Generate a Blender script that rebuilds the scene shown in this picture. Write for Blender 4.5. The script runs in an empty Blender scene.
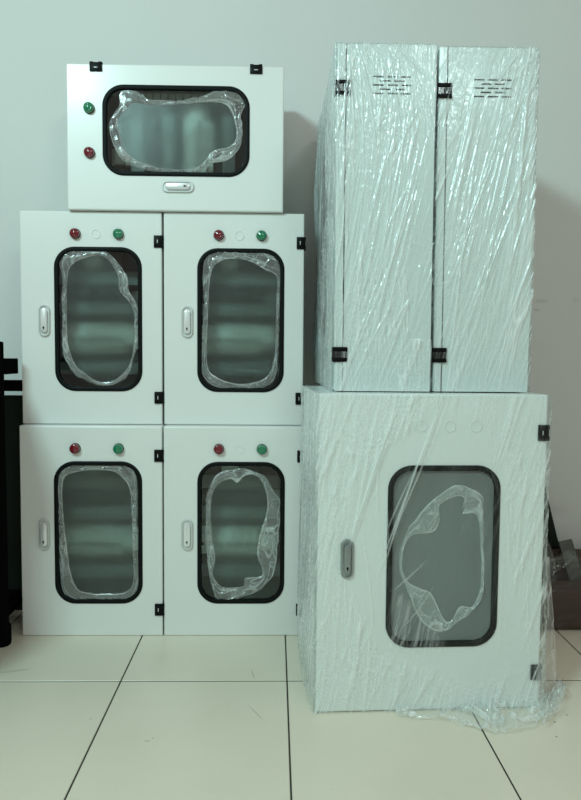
import bpy, bmesh, math, random
import numpy as np
from mathutils import Vector, Matrix

random.seed(7)
RNG = np.random.default_rng(11)
scn = bpy.context.scene
COL = scn.collection
PI = math.pi

# ------------------------------------------------------------------ helpers
def tag(o, label=None, cat=None, group=None, kind=None):
    if label: o['label'] = label
    if cat: o['category'] = cat
    if group: o['group'] = group
    if kind: o['kind'] = kind
    return o

def empty(name, loc=(0, 0, 0), rot=(0, 0, 0)):
    o = bpy.data.objects.new(name, None)
    o.empty_display_size = 0.05
    COL.objects.link(o)
    o.location = loc
    o.rotation_euler = rot
    return o

def link(name, me, mats, parent=None):
    o = bpy.data.objects.new(name, me)
    COL.objects.link(o)
    for m in (mats if isinstance(mats, (list, tuple)) else [mats]):
        me.materials.append(m)
    if parent: o.parent = parent
    return o

def obj(name, bm, mats, parent=None, smooth=True, ang=35):
    me = bpy.data.meshes.new(name)
    bmesh.ops.recalc_face_normals(bm, faces=bm.faces)
    bm.to_mesh(me); bm.free()
    if smooth:
        for p in me.polygons: p.use_smooth = True
        me.set_sharp_from_angle(angle=math.radians(ang))
    return link(name, me, mats, parent)

def grid_obj(name, P, mats, parent=None, smooth=True, attr=None, closed_u=False, matidx=None):
    """P: (nu, nv, 3) array -> quad grid mesh"""
    nu, nv = P.shape[:2]
    me = bpy.data.meshes.new(name)
    idx = np.arange(nu * nv).reshape(nu, nv)
    a = idx if closed_u else idx[:-1]
    b = np.roll(idx, -1, 0) if closed_u else idx[1:]
    q = np.stack([a[:, :-1], b[:, :-1], b[:, 1:], a[:, 1:]], -1).reshape(-1, 4)
    n = len(q)
    me.vertices.add(nu * nv)
    me.vertices.foreach_set('co', P.reshape(-1).astype(np.float32))
    me.loops.add(n * 4)
    me.loops.foreach_set('vertex_index', q.reshape(-1).astype(np.int32))
    me.polygons.add(n)
    me.polygons.foreach_set('loop_start', np.arange(0, n * 4, 4, dtype=np.int32))
    me.polygons.foreach_set('use_smooth', np.full(n, smooth, dtype=bool))
    if matidx is not None:
        me.polygons.foreach_set('material_index', matidx.reshape(-1).astype(np.int32))
    if attr is not None:
        at = me.attributes.new('fold', 'FLOAT', 'POINT')
        at.data.foreach_set('value', attr.reshape(-1).astype(np.float32))
    me.update(calc_edges=True)
    me.validate()
    return link(name, me, mats, parent)

def add_box(bm, x0, x1, y0, y1, z0, z1, bev=0.0, seg=2):
    vs = [bm.verts.new((x, y, z)) for x in (x0, x1) for y in (y0, y1) for z in (z0, z1)]
    f = [(0, 1, 3, 2), (4, 6, 7, 5), (0, 4, 5, 1), (2, 3, 7, 6), (0, 2, 6, 4), (1, 5, 7, 3)]
    fs = [bm.faces.new([vs[i] for i in t]) for t in f]
    if bev > 0:
        es = list({e for fc in fs for e in fc.edges})
        bmesh.ops.bevel(bm, geom=es, offset=bev, segments=seg, profile=0.5, affect='EDGES')

def add_lathe(bm, prof, axis_o, axis='y', n=28):
    """prof: list of (r, d) along -y from origin; ends capped if r==0"""
    ox, oy, oz = axis_o
    rings = []
    for r, d in prof:
        ring = []
        if r <= 1e-7:
            ring = [bm.verts.new((ox, oy - d, oz) if axis == 'y' else (ox, oy, oz + d))]
        else:
            for k in range(n):
                a = 2 * PI * k / n
                if axis == 'y': ring.append(bm.verts.new((ox + r * math.cos(a), oy - d, oz + r * math.sin(a))))
                else: ring.append(bm.verts.new((ox + r * math.cos(a), oy + r * math.sin(a), oz + d)))
        rings.append(ring)
    for A, B in zip(rings[:-1], rings[1:]):
        if len(A) == 1 and len(B) == 1: continue
        for k in range(n):
            k2 = (k + 1) % n
            if len(A) == 1: bm.faces.new((A[0], B[k], B[k2]))
            elif len(B) == 1: bm.faces.new((A[k], A[k2], B[0]))
            else: bm.faces.new((A[k], A[k2], B[k2], B[k]))

def rrect(x0, x1, z0, z1, r, n=10):
    """rounded rectangle loop, list of (x,z)"""
    pts = []
    for cx, cz, a0 in ((x1 - r, z1 - r, 0), (x0 + r, z1 - r, PI / 2), (x0 + r, z0 + r, PI), (x1 - r, z0 + r, 1.5 * PI)):
        for k in range(n + 1):
            a = a0 + PI / 2 * k / n
            pts.append((cx + r * math.cos(a), cz + r * math.sin(a)))
    return pts

def ring(bm, pts, y):
    return [bm.verts.new((x, y, z)) for x, z in pts]

def bridge(bm, A, B):
    n = len(A)
    for k in range(n):
        k2 = (k + 1) % n
        bm.faces.new((A[k], A[k2], B[k2], B[k]))

def loft(bm, rings_, cap0=False, cap1=False):
    R = [ring(bm, p, y) for p, y in rings_]
    for A, B in zip(R[:-1], R[1:]): bridge(bm, A, B)
    if cap0: bm.faces.new(R[0])
    if cap1: bm.faces.new(R[-1])
    return R

def copy_tree(o, parent=None, skip=()):
    c = o.copy(); COL.objects.link(c)
    if parent: c.parent = parent
    for ch in [x for x in list(scn.objects) if x.parent == o]:
        if ch.name.split('.')[0] in skip: continue
        copy_tree(ch, c, skip)
    return c

# ---- numpy value noise
def vnoise(u, v, seed=0):
    rg = np.random.default_rng(seed)
    T = rg.random((256, 256))
    iu = np.floor(u).astype(int); iv = np.floor(v).astype(int)
    fu = u - iu; fv = v - iv
    fu = fu * fu * (3 - 2 * fu); fv = fv * fv * (3 - 2 * fv)
    g = lambda a, b: T[a % 256, b % 256]
    return ((g(iu, iv) * (1 - fu) + g(iu + 1, iv) * fu) * (1 - fv) +
            (g(iu, iv + 1) * (1 - fu) + g(iu + 1, iv + 1) * fu) * fv) * 2 - 1

def fbm(u, v, seed=0, oct=3):
    s = 0; a = 1.0; t = 0
    for k in range(oct):
        s = s + a * vnoise(u * 2 ** k + 13.7 * k, v * 2 ** k + 7.3 * k, seed + k); t += a; a *= 0.5
    return s / t

# ------------------------------------------------------------------ materials
def mat(name):
    m = bpy.data.materials.new(name); m.use_nodes = True
    nt = m.node_tree; nt.nodes.clear()
    out = nt.nodes.new('ShaderNodeOutputMaterial')
    return m, nt, out

def principled(name, col, rough=0.5, metal=0.0, coat=0.0, coat_rough=0.1, spec=0.5, bump=None, var=0.0, vscale=6.0, trans=0.0):
    m, nt, out = mat(name)
    b = nt.nodes.new('ShaderNodeBsdfPrincipled')
    b.inputs['Base Color'].default_value = (*col, 1)
    b.inputs['Roughness'].default_value = rough
    b.inputs['Metallic'].default_value = metal
    b.inputs['Coat Weight'].default_value = coat
    b.inputs['Coat Roughness'].default_value = coat_rough
    b.inputs['Specular IOR Level'].default_value = spec
    b.inputs['Transmission Weight'].default_value = trans
    tc = nt.nodes.new('ShaderNodeTexCoord')
    if var:
        n = nt.nodes.new('ShaderNodeTexNoise'); n.inputs['Scale'].default_value = vscale; n.inputs['Detail'].default_value = 4
        nt.links.new(tc.outputs['Object'], n.inputs['Vector'])
        mx = nt.nodes.new('ShaderNodeMix'); mx.data_type = 'RGBA'
        mx.inputs[6].default_value = (*[c * (1 - var) for c in col], 1)
        mx.inputs[7].default_value = (*[min(1, c * (1 + var)) for c in col], 1)
        nt.links.new(n.outputs['Fac'], mx.inputs[0]); nt.links.new(mx.outputs[2], b.inputs['Base Color'])
    if bump:
        n = nt.nodes.new('ShaderNodeTexNoise'); n.inputs['Scale'].default_value = bump[0]; n.inputs['Detail'].default_value = 3
        nt.links.new(tc.outputs['Object'], n.inputs['Vector'])
        bp = nt.nodes.new('ShaderNodeBump'); bp.inputs['Strength'].default_value = bump[1]; bp.inputs['Distance'].default_value = bump[2]
        nt.links.new(n.outputs['Fac'], bp.inputs['Height']); nt.links.new(bp.outputs['Normal'], b.inputs['Normal'])
    nt.links.new(b.outputs[0], out.inputs[0])
    return m

PAINT = principled('powder_coat_white', (0.80, 0.82, 0.80), 0.38, coat=0.25, coat_rough=0.15, bump=(420, 0.12, 0.0006), var=0.015, vscale=5)
PLUG = principled('plug_white', (0.76, 0.785, 0.765), 0.38, coat=0.25, coat_rough=0.15)
RUBBER = principled('black_rubber', (0.004, 0.006, 0.006), 0.5, spec=0.12)
BLACK = principled('black_plastic', (0.003, 0.004, 0.004), 0.45, spec=0.12)
CHROME = principled('satin_chrome', (0.86, 0.88, 0.88), 0.25, metal=0.4)
ZINC = principled('zinc_grey', (0.66, 0.69, 0.68), 0.36, metal=0.2)
PLATE = principled('mounting_plate_grey', (0.15, 0.175, 0.17), 0.55)
DUCT = principled('wiring_duct_grey', (0.27, 0.30, 0.295), 0.6)
BREAKER = principled('breaker_white', (0.90, 0.90, 0.87), 0.5)
DARKDEV = principled('device_dark', (0.06, 0.065, 0.065), 0.5)
BROWN = principled('brown_carton', (0.045, 0.022, 0.012), 0.7, var=0.2, vscale=9)
MATTE = principled('matte_black', (0.004, 0.0045, 0.004), 1.0, spec=0.0)
DKBOARD = principled('dark_green_board', (0.010, 0.016, 0.012), 0.6, spec=0.15)
TRUNK = principled('grey_trunking', (0.075, 0.082, 0.072), 0.5)

def lens_mat(name, col):
    m, nt, out = mat(name)
    b = nt.nodes.new('ShaderNodeBsdfPrincipled')
    b.inputs['Base Color'].default_value = (*col, 1)
    b.inputs['Roughness'].default_value = 0.08
    b.inputs['Coat Weight'].default_value = 0.8
    b.inputs['Coat Roughness'].default_value = 0.03
    b.inputs['Subsurface Weight'].default_value = 0.0
    nt.links.new(b.outputs[0], out.inputs[0])
    return m
RED = lens_mat('red_lens', (0.17, 0.005, 0.014))
GREEN = lens_mat('green_lens', (0.008, 0.20, 0.095))

def film_mat(name, base=0.06, k_fold=0.5, gloss=0.10, rough=0.12, tint=(0.97, 0.985, 0.985), edge=0.5):
    """clear polyethylene: mostly transparent, whiter where folded over itself, glossy skin"""
    m, nt, out = mat(name)
    N = nt.nodes; L = nt.links
    tr = N.new('ShaderNodeBsdfTransparent'); tr.inputs[0].default_value = (*tint, 1)
    df = N.new('ShaderNodeBsdfDiffuse'); df.inputs[0].default_value = (0.93, 0.99, 0.99, 1)
    tl = N.new('ShaderNodeBsdfTranslucent'); tl.inputs[0].default_value = (0.93, 0.99, 0.99, 1)
    m1 = N.new('ShaderNodeMixShader'); m1.inputs[0].default_value = 0.25
    L.new(df.outputs[0], m1.inputs[1]); L.new(tl.outputs[0], m1.inputs[2])
    at = N.new('ShaderNodeAttribute'); at.attribute_name = 'fold'
    ma = N.new('ShaderNodeMath'); ma.operation = 'MULTIPLY_ADD'; ma.use_clamp = True
    L.new(at.outputs['Fac'], ma.inputs[0]); ma.inputs[1].default_value = k_fold; ma.inputs[2].default_value = base
    m2 = N.new('ShaderNodeMixShader')
    L.new(ma.outputs[0], m2.inputs[0]); L.new(tr.outputs[0], m2.inputs[1]); L.new(m1.outputs[0], m2.inputs[2])
    gl = N.new('ShaderNodeBsdfGlossy'); gl.inputs['Roughness'].default_value = rough; gl.inputs[0].default_value = (1, 1, 1, 1)
    lw = N.new('ShaderNodeLayerWeight'); lw.inputs[0].default_value = 0.5
    pw = N.new('ShaderNodeMath'); pw.operation = 'POWER'; L.new(lw.outputs['Facing'], pw.inputs[0]); pw.inputs[1].default_value = 4.0
    mg = N.new('ShaderNodeMath'); mg.operation = 'MULTIPLY_ADD'; mg.use_clamp = True
    L.new(pw.outputs[0], mg.inputs[0]); mg.inputs[1].default_value = edge; mg.inputs[2].default_value = gloss
    m3 = N.new('ShaderNodeMixShader')
    L.new(mg.outputs[0], m3.inputs[0]); L.new(m2.outputs[0], m3.inputs[1]); L.new(gl.outputs[0], m3.inputs[2])
    L.new(m3.outputs[0], out.inputs[0])
    return m
FILM = film_mat('stretch_film', base=0.0, k_fold=0.95, gloss=0.02, rough=0.17, tint=(0.94, 0.98, 0.98), edge=0.35)
FILM2 = film_mat('stretch_film_layers', base=0.0, k_fold=1.0, gloss=0.045, rough=0.17, tint=(0.865, 0.925, 0.925), edge=0.35)
BAGF = film_mat('thin_bag_film', base=0.0, k_fold=0.35, gloss=0.03, rough=0.15, edge=0.12)
RIM = film_mat('crumpled_clear_film', base=0.03, k_fold=0.6, gloss=0.07, rough=0.14, edge=0.5)
TAILF = film_mat('loose_film', base=0.10, k_fold=0.9, gloss=0.08, rough=0.16, edge=0.4)

def frosted_mat(name, haze):
    m, nt, out = mat(name)
    N = nt.nodes; L = nt.links
    rf = N.new('ShaderNodeBsdfRefraction'); rf.inputs['IOR'].default_value = 1.20; rf.inputs['Roughness'].default_value = 0.74
    rf.inputs[0].default_value = (0.86, 0.92, 0.90, 1)
    df = N.new('ShaderNodeBsdfDiffuse'); df.inputs[0].default_value = (0.75, 0.82, 0.80, 1)
    mx = N.new('ShaderNodeMixShader'); mx.inputs[0].default_value = haze
    L.new(rf.outputs[0], mx.inputs[1]); L.new(df.outputs[0], mx.inputs[2])
    gl = N.new('ShaderNodeBsdfGlossy'); gl.inputs['Roughness'].default_value = 0.35
    m2 = N.new('ShaderNodeMixShader'); m2.inputs[0].default_value = 0.02
    L.new(mx.outputs[0], m2.inputs[1]); L.new(gl.outputs[0], m2.inputs[2])
    L.new(m2.outputs[0], out.inputs[0])
    return m
FROST = frosted_mat('hazy_protective_film', 0.035)
HAZY = frosted_mat('hazy_acrylic', 0.22)

def pane_mat():
    m, nt, out = mat('clear_acrylic')
    N = nt.nodes; L = nt.links
    tr = N.new('ShaderNodeBsdfTransparent'); tr.inputs[0].default_value = (0.70, 0.79, 0.77, 1)
    gl = N.new('ShaderNodeBsdfGlossy'); gl.inputs['Roughness'].default_value = 0.03
    lw = N.new('ShaderNodeLayerWeight'); lw.inputs[0].default_value = 0.5
    pw = N.new('ShaderNodeMath'); pw.operation = 'POWER'; L.new(lw.outputs['Facing'], pw.inputs[0]); pw.inputs[1].default_value = 5.0
    fr = N.new('ShaderNodeMath'); fr.operation = 'MULTIPLY_ADD'; fr.use_clamp = True
    L.new(pw.outputs[0], fr.inputs[0]); fr.inputs[1].default_value = 0.85; fr.inputs[2].default_value = 0.06
    mx = N.new('ShaderNodeMixShader')
    L.new(fr.outputs[0], mx.inputs[0]); L.new(tr.outputs[0], mx.inputs[1]); L.new(gl.outputs[0], mx.inputs[2])
    L.new(mx.outputs[0], out.inputs[0])
    return m
PANE = pane_mat()

def wall_mat():
    m, nt, out = mat('painted_plaster')
    N = nt.nodes; L = nt.links
    b = N.new('ShaderNodeBsdfPrincipled'); b.inputs['Roughness'].default_value = 0.7
    tc = N.new('ShaderNodeTexCoord')
    n = N.new('ShaderNodeTexNoise'); n.inputs['Scale'].default_value = 2.2; n.inputs['Detail'].default_value = 5
    L.new(tc.outputs['Object'], n.inputs['Vector'])
    mx = N.new('ShaderNodeMix'); mx.data_type = 'RGBA'
    mx.inputs[6].default_value = (0.655, 0.680, 0.665, 1); mx.inputs[7].default_value = (0.70, 0.725, 0.71, 1)
    L.new(n.outputs['Fac'], mx.inputs[0])
    # a few scuffs, each at its own spot on the wall
    cur = mx.outputs[2]
    for (x, z, sx, sz, k) in ((0.855, 0.982, 0.030, 0.008, 0.35), (0.80, 0.960, 0.012, 0.007, 0.45), (0.845, 0.953, 0.016, 0.006, 0.4),
                              (0.885, 0.505, 0.022, 0.016, 0.35), (0.97, 0.985, 0.02, 0.01, .2), (0.93, 0.30, 0.05, 0.03, .15)):
        mp = N.new('ShaderNodeMapping'); mp.vector_type = 'POINT'
        mp.inputs['Location'].default_value = (-x / sx, 0, -z / sz); mp.inputs['Scale'].default_value = (1 / sx, 0.0, 1 / sz)
        L.new(tc.outputs['Object'], mp.inputs[0])
        ln = N.new('ShaderNodeVectorMath'); ln.operation = 'LENGTH'; L.new(mp.outputs[0], ln.inputs[0])
        n2 = N.new('ShaderNodeTexNoise'); n2.inputs['Scale'].default_value = 150; L.new(tc.outputs['Object'], n2.inputs['Vector'])
        ad = N.new('ShaderNodeMath'); ad.operation = 'ADD'; L.new(ln.outputs['Value'], ad.inputs[0]); L.new(n2.outputs['Fac'], ad.inputs[1])
        mr = N.new('ShaderNodeMapRange'); mr.inputs[1].default_value = 0.5; mr.inputs[2].default_value = 1.5; mr.inputs[3].default_value = k; mr.inputs[4].default_value = 0
        L.new(ad.outputs[0], mr.inputs[0])
        m2 = N.new('ShaderNodeMix'); m2.data_type = 'RGBA'; L.new(mr.outputs[0], m2.inputs[0]); L.new(cur, m2.inputs[6]); m2.inputs[7].default_value = (0.2, 0.2, 0.19, 1)
        cur = m2.outputs[2]
    L.new(cur, b.inputs['Base Color'])
    n3 = N.new('ShaderNodeTexNoise'); n3.inputs['Scale'].default_value = 60; n3.inputs['Detail'].default_value = 4; L.new(tc.outputs['Object'], n3.inputs['Vector'])
    bp = N.new('ShaderNodeBump'); bp.inputs['Strength'].default_value = 0.15; bp.inputs['Distance'].default_value = 0.003
    L.new(n3.outputs['Fac'], bp.inputs['Height']); L.new(bp.outputs[0], b.inputs['Normal'])
    L.new(b.outputs[0], out.inputs[0])
    return m

def tile_mat():
    m, nt, out = mat('ceramic_tile')
    N = nt.nodes; L = nt.links
    b = N.new('ShaderNodeBsdfPrincipled'); b.inputs['Roughness'].default_value = 0.32; b.inputs['Specular IOR Level'].default_value = 0.4
    tc = N.new('ShaderNodeTexCoord')
    n = N.new('ShaderNodeTexNoise'); n.inputs['Scale'].default_value = 5; n.inputs['Detail'].default_value = 6
    L.new(tc.outputs['Object'], n.inputs['Vector'])
    mx = N.new('ShaderNodeMix'); mx.data_type = 'RGBA'
    mx.inputs[6].default_value = (0.735, 0.69, 0.565, 1); mx.inputs[7].default_value = (0.825, 0.77, 0.645, 1)
    L.new(n.outputs['Fac'], mx.inputs[0])
    n2 = N.new('ShaderNodeTexNoise'); n2.inputs['Scale'].default_value = 120; n2.inputs['Detail'].default_value = 2
    L.new(tc.outputs['Object'], n2.inputs['Vector'])
    mr = N.new('ShaderNodeMapRange'); mr.inputs[1].default_value = 0.74; mr.inputs[2].default_value = 0.80; mr.inputs[3].default_value = 0; mr.inputs[4].default_value = 0.5
    L.new(n2.outputs['Fac'], mr.inputs[0])
    m2 = N.new('ShaderNodeMix'); m2.data_type = 'RGBA'; L.new(mr.outputs[0], m2.inputs[0]); L.new(mx.outputs[2], m2.inputs[6]); m2.inputs[7].default_value = (0.25, 0.25, 0.22, 1)
    cur = m2.outputs[2]
    # scratches and specks, each at its own spot
    for (x, y, a, sx, sy, k) in MARKS:
        mp = N.new('ShaderNodeMapping'); mp.vector_type = 'TEXTURE'
        mp.inputs['Location'].default_value = (x, y, 0); mp.inputs['Rotation'].default_value = (0, 0, a); mp.inputs['Scale'].default_value = (sx, sy, 1)
        L.new(tc.outputs['Object'], mp.inputs[0])
        ln = N.new('ShaderNodeVectorMath'); ln.operation = 'LENGTH'; L.new(mp.outputs[0], ln.inputs[0])
        mr = N.new('ShaderNodeMapRange'); mr.inputs[1].default_value = 0.4; mr.inputs[2].default_value = 1.0; mr.inputs[3].default_value = k; mr.inputs[4].default_value = 0
        L.new(ln.outputs['Value'], mr.inputs[0])
        m3 = N.new('ShaderNodeMix'); m3.data_type = 'RGBA'; L.new(mr.outputs[0], m3.inputs[0]); L.new(cur, m3.inputs[6]); m3.inputs[7].default_value = (0.10, 0.10, 0.085, 1)
        cur = m3.outputs[2]
    L.new(cur, b.inputs['Base Color'])
    L.new(b.outputs[0], out.inputs[0])
    return m
MARKS = [(-0.0505, 1.74, 1.75, 0.035, 0.0012, 0.6), (-0.038, 1.545, 2.05, 0.05, 0.0012, 0.6), (-0.735, 1.845, 0.5, 0.008, 0.003, 0.9),
         (-0.26, 1.43, 0.2, 0.008, 0.0025, 0.5), (-0.25, 1.44, 1.0, 0.005, 0.002, 0.5), (0.62, 1.50, 0.4, 0.004, 0.003, 0.8), (0.60, 1.44, 0.9, 0.004, 0.003, 0.7),
         (0.66, 1.53, 0.1, 0.004, 0.003, 0.7), (-0.40, 1.52, 1.4, 0.007, 0.0015, 0.5), (-0.65, 1.76, 0.3, 0.05, 0.008, 0.25)]
TILE = tile_mat()
GROUT = principled('dark_grout', (0.035, 0.035, 0.028), 0.9)
WALL = wall_mat()

# ------------------------------------------------------------------ camera
F_PX, YAW, PITCH, ROLL, HC = 709.27, 0.0222, 0.0623, 0.0078, 0.7994
cy, sy, cp, sp = math.cos(YAW), math.sin(YAW), math.cos(PITCH), math.sin(PITCH)
fw = Vector((sy * cp, cy * cp, -sp)); r0 = Vector((cy, -sy, 0)); u0 = r0.cross(fw)
rr = math.cos(ROLL) * r0 + math.sin(ROLL) * u0; uu = -math.sin(ROLL) * r0 + math.cos(ROLL) * u0
cam = bpy.data.cameras.new('camera'); co = bpy.data.objects.new('camera', cam); COL.objects.link(co)
cam.sensor_fit = 'VERTICAL'; cam.sensor_height = 36; cam.sensor_width = 36; cam.lens = F_PX / 800 * 36
cam.clip_start = 0.02
M = Matrix(((rr.x, uu.x, -fw.x, 0), (rr.y, uu.y, -fw.y, 0), (rr.z, uu.z, -fw.z, HC), (0, 0, 0, 1)))
co.matrix_world = M
scn.camera = co
def ray(px, py): return rr * ((px - 290.5) / F_PX) - uu * ((py - 400) / F_PX) + fw
def at_floor(px, py, z=0.0):
    d = ray(px, py); t = (z - HC) / d.z; return (d.x * t, d.y * t)
def at_depth(px, py, Y):
    d = ray(px, py); t = Y / d.y; return Vector((d.x * t, Y, HC + d.z * t))

# ------------------------------------------------------------------ setting
WY = 2.285
bm = bmesh.new()
xs = [-0.3733 - 0.404 * k for k in range(8, 0, -1)] + [-0.3733, 0.0346, 0.4508, 0.832] + [0.832 + 0.404 * k for k in range(1, 8)]
ys = [1.7007 + 0.606 * k for k in range(-7, 3)]
G = 0.0030
bmg = bmesh.new()
add_box(bmg, -4.2, 4.2, -2.6, WY + 0.05, -0.05, -0.0012)
for i in range(len(xs) - 1):
    for j in range(len(ys) - 1):
        y1 = min(ys[j + 1] - G * 0.8, WY + 0.02)
        if y1 - ys[j] < 0.02: continue
        x0, x1, y0 = xs[i] + G / 2, xs[i + 1] - G / 2, ys[j] + G * 0.8
        e = 0.0012
        lo = [bm.verts.new(p) for p in ((x0, y0, -0.0015), (x1, y0, -0.0015), (x1, y1, -0.0015), (x0, y1, -0.0015))]
        hi = [bm.verts.new(p) for p in ((x0 + e, y0 + e, 0), (x1 - e, y0 + e, 0), (x1 - e, y1 - e, 0), (x0 + e, y1 - e, 0))]
        bm.faces.new(hi); bridge(bm, lo, hi)
fl = obj('floor', bm, TILE, smooth=False); tag(fl, 'pale ceramic tile floor with thin dark grout lines', 'floor', kind='structure')
gr = obj('grout', bmg, GROUT, fl, smooth=False)
bm = bmesh.new(); add_box(bm, -4.2, 4.2, WY, WY + 0.12, -0.05, 3.0)
w = obj('wall_back', bm, WALL, smooth=False); tag(w, 'plain painted grey plaster wall behind the cabinets', 'wall', kind='structure')

# ------------------------------------------------------------------ enclosure parts
def door_mesh(W, H, win, wr, T=0.018, e=0.0038):
    """sheet steel door with rounded folded edges and a round-cornered window opening"""
    bm = bmesh.new()
    x0, x1 = -W / 2, W / 2
    def outer(ins): return rrect(x0 + ins, x1 - ins, ins, H - ins, max(0.003 - ins * 0.3, 0.001), 3)
    A = loft(bm, [(outer(e), 0.0), (outer(e * 0.35), e * 0.25), (outer(0.0), e), (outer(0.0), T), (outer(0.012), T), (outer(0.012), T - 0.0015)])
    edges = set()
    def loop_edges(R): return [bm.edges.get((R[k], R[(k + 1) % len(R)])) or bm.edges.new((R[k], R[(k + 1) % len(R)])) for k in range(len(R))]
    ed = loop_edges(A[0])
    if win:
        ip = rrect(*win, wr, 10)
        I = loft(bm, [(ip, 0.0), (ip, 0.0016)])
        ed2 = loop_edges(I[0])
        bmesh.ops.triangle_fill(bm, use_beauty=True, use_dissolve=False, edges=ed + ed2)
        Bk = ring(bm, outer(0.0022), 0.0016)
        for k in range(len(Bk)): bm.edges.new((Bk[k], Bk[(k + 1) % len(Bk)]))
        bmesh.ops.triangle_fill(bm, use_beauty=True, use_dissolve=False, edges=loop_edges(Bk) + loop_edges(I[1]))
    else:
        bm.faces.new(A[0])
    return bm

def gasket_mesh(win, wr, w=0.010):
    bm = bmesh.new()
    x0, x1, z0, z1 = win
    def p(k): return rrect(x0 - k, x1 + k, z0 - k, z1 + k, wr + k, 10)
    loft(bm, [(p(0.002), 0.001), (p(0.002), -0.002), (p(0.0), -0.0035), (p(-w * 0.45), -0.0040), (p(-w + 0.001), -0.0025), (p(-w), 0.0005), (p(-w), 0.006), (p(0.002), 0.006)])
    return bm

def pane_mesh(win, wr, w=0.010, y=0.0045):
    bm = bmesh.new()
    x0, x1, z0, z1 = win; k = -w + 0.003
    bm.faces.new(ring(bm, rrect(x0 - k, x1 + k, z0 - k, z1 + k, wr + k, 10), y))
    return bm

def plate_with_holes(us, vs, holes):
    """cells of a plate (u,v) minus the holes -> list of rect cells"""
    cu = sorted(set([us[0], us[1]] + [h[0] for h in holes] + [h[1] for h in holes]))
    cv = sorted(set([vs[0], vs[1]] + [h[2] for h in holes] + [h[3] for h in holes]))
    cells = []
    for a, b in zip(cu[:-1], cu[1:]):
        for c, d in zip(cv[:-1], cv[1:]):
            mu, mv = (a + b) / 2, (c + d) / 2
            if any(h[0] < mu < h[1] and h[2] < mv < h[3] for h in holes): continue
            cells.append((a, b, c, d))
    return cells, cu, cv

def body_mesh(W, H, D, y0=0.0195, t=0.0015, slots=None):
    """open-fronted folded steel box with a rain lip; slots cut through its right side"""
    bm = bmesh.new()
    x0, x1 = -W / 2 + 0.001, W / 2 - 0.001
    z0, z1 = 0.0005, H - 0.0005
    add_box(bm, x0, x1, D - t, D, z0, z1)
    add_box(bm, x0, x1, y0, D - t, z0, z0 + t)
    add_box(bm, x0, x1, y0, D - t, z1 - t, z1)
    add_box(bm, x0, x0 + t, y0, D - t, z0 + t, z1 - t)
    if not slots:
        add_box(bm, x1 - t, x1, y0, D - t, z0 + t, z1 - t)
    else:
        cells, cu, cv = plate_with_holes((y0, D - t), (z0 + t, z1 - t), slots)
        V = {}
        def gv(x, u, v):
            k = (x, round(u, 6), round(v, 6))
            if k not in V: V[k] = bm.verts.new((x, u, v))
            return V[k]
        have = {(round((a + b) / 2, 6), round((c + d) / 2, 6)) for a, b, c, d in cells}
        cellset = set((a, b, c, d) for a, b, c, d in cells)
        for a, b, c, d in cells:
            for x in (x1, x1 - t):
                bm.faces.new([gv(x, a, c), gv(x, b, c), gv(x, b, d), gv(x, a, d)])
        for (a, b, c, d) in slots:   # slot walls follow the grid cuts around each hole
            us_ = [u for u in cu if a <= u <= b]; vs_ = [v for v in cv if c <= v <= d]
            for p, q in zip(us_[:-1], us_[1:]):
                for v in (c, d): bm.faces.new([gv(x1, p, v), gv(x1, q, v), gv(x1 - t, q, v), gv(x1 - t, p, v)])
            for p, q in zip(vs_[:-1], vs_[1:]):
                for u in (a, b): bm.faces.new([gv(x1, u, p), gv(x1, u, q), gv(x1 - t, u, q), gv(x1 - t, u, p)])
    # front return lip
    lw = 0.014
    add_box(bm, x0, x1, y0, y0 + t, z0, z0 + lw); add_box(bm, x0, x1, y0, y0 + t, z1 - lw, z1)
    add_box(bm, x0, x0 + lw, y0, y0 + t, z0 + lw, z1 - lw); add_box(bm, x1 - lw, x1, y0, y0 + t, z0 + lw, z1 - lw)
    return bm

def make_hinge(root, W, z, s=1.0):
    x = W / 2; h = 0.017 * s
    bm = bmesh.new()
    add_box(bm, x - 0.0215, x + 0.002, -0.0045, 0.0005, z - h, z + h, 0.0012)
    add_box(bm, x + 0.0005, x + 0.0045, -0.0040, 0.030, z - h, z - h * 0.42, 0.001)
    add_box(bm, x + 0.0005, x + 0.0045, -0.0040, 0.030, z + h * 0.42, z + h, 0.001)
    add_box(bm, x + 0.0005, x + 0.0030, -0.0035, 0.030, z - h * 0.45, z + h * 0.45, 0.0008)
    hg = obj('hinge', bm, BLACK, root)
    bm = bmesh.new()
    add_box(bm, x - 0.0125, x - 0.0105, -0.0052, -0.0040, z - 0.005, z + 0.005, 0.0003)
    obj('hinge_pin', bm, ZINC, hg)
    return hg

def stadium(cx, cz, w, h, n=10): return rrect(cx - w / 2, cx + w / 2, cz - h / 2, cz + h / 2, min(w, h) / 2 - 1e-5, n)

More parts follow.
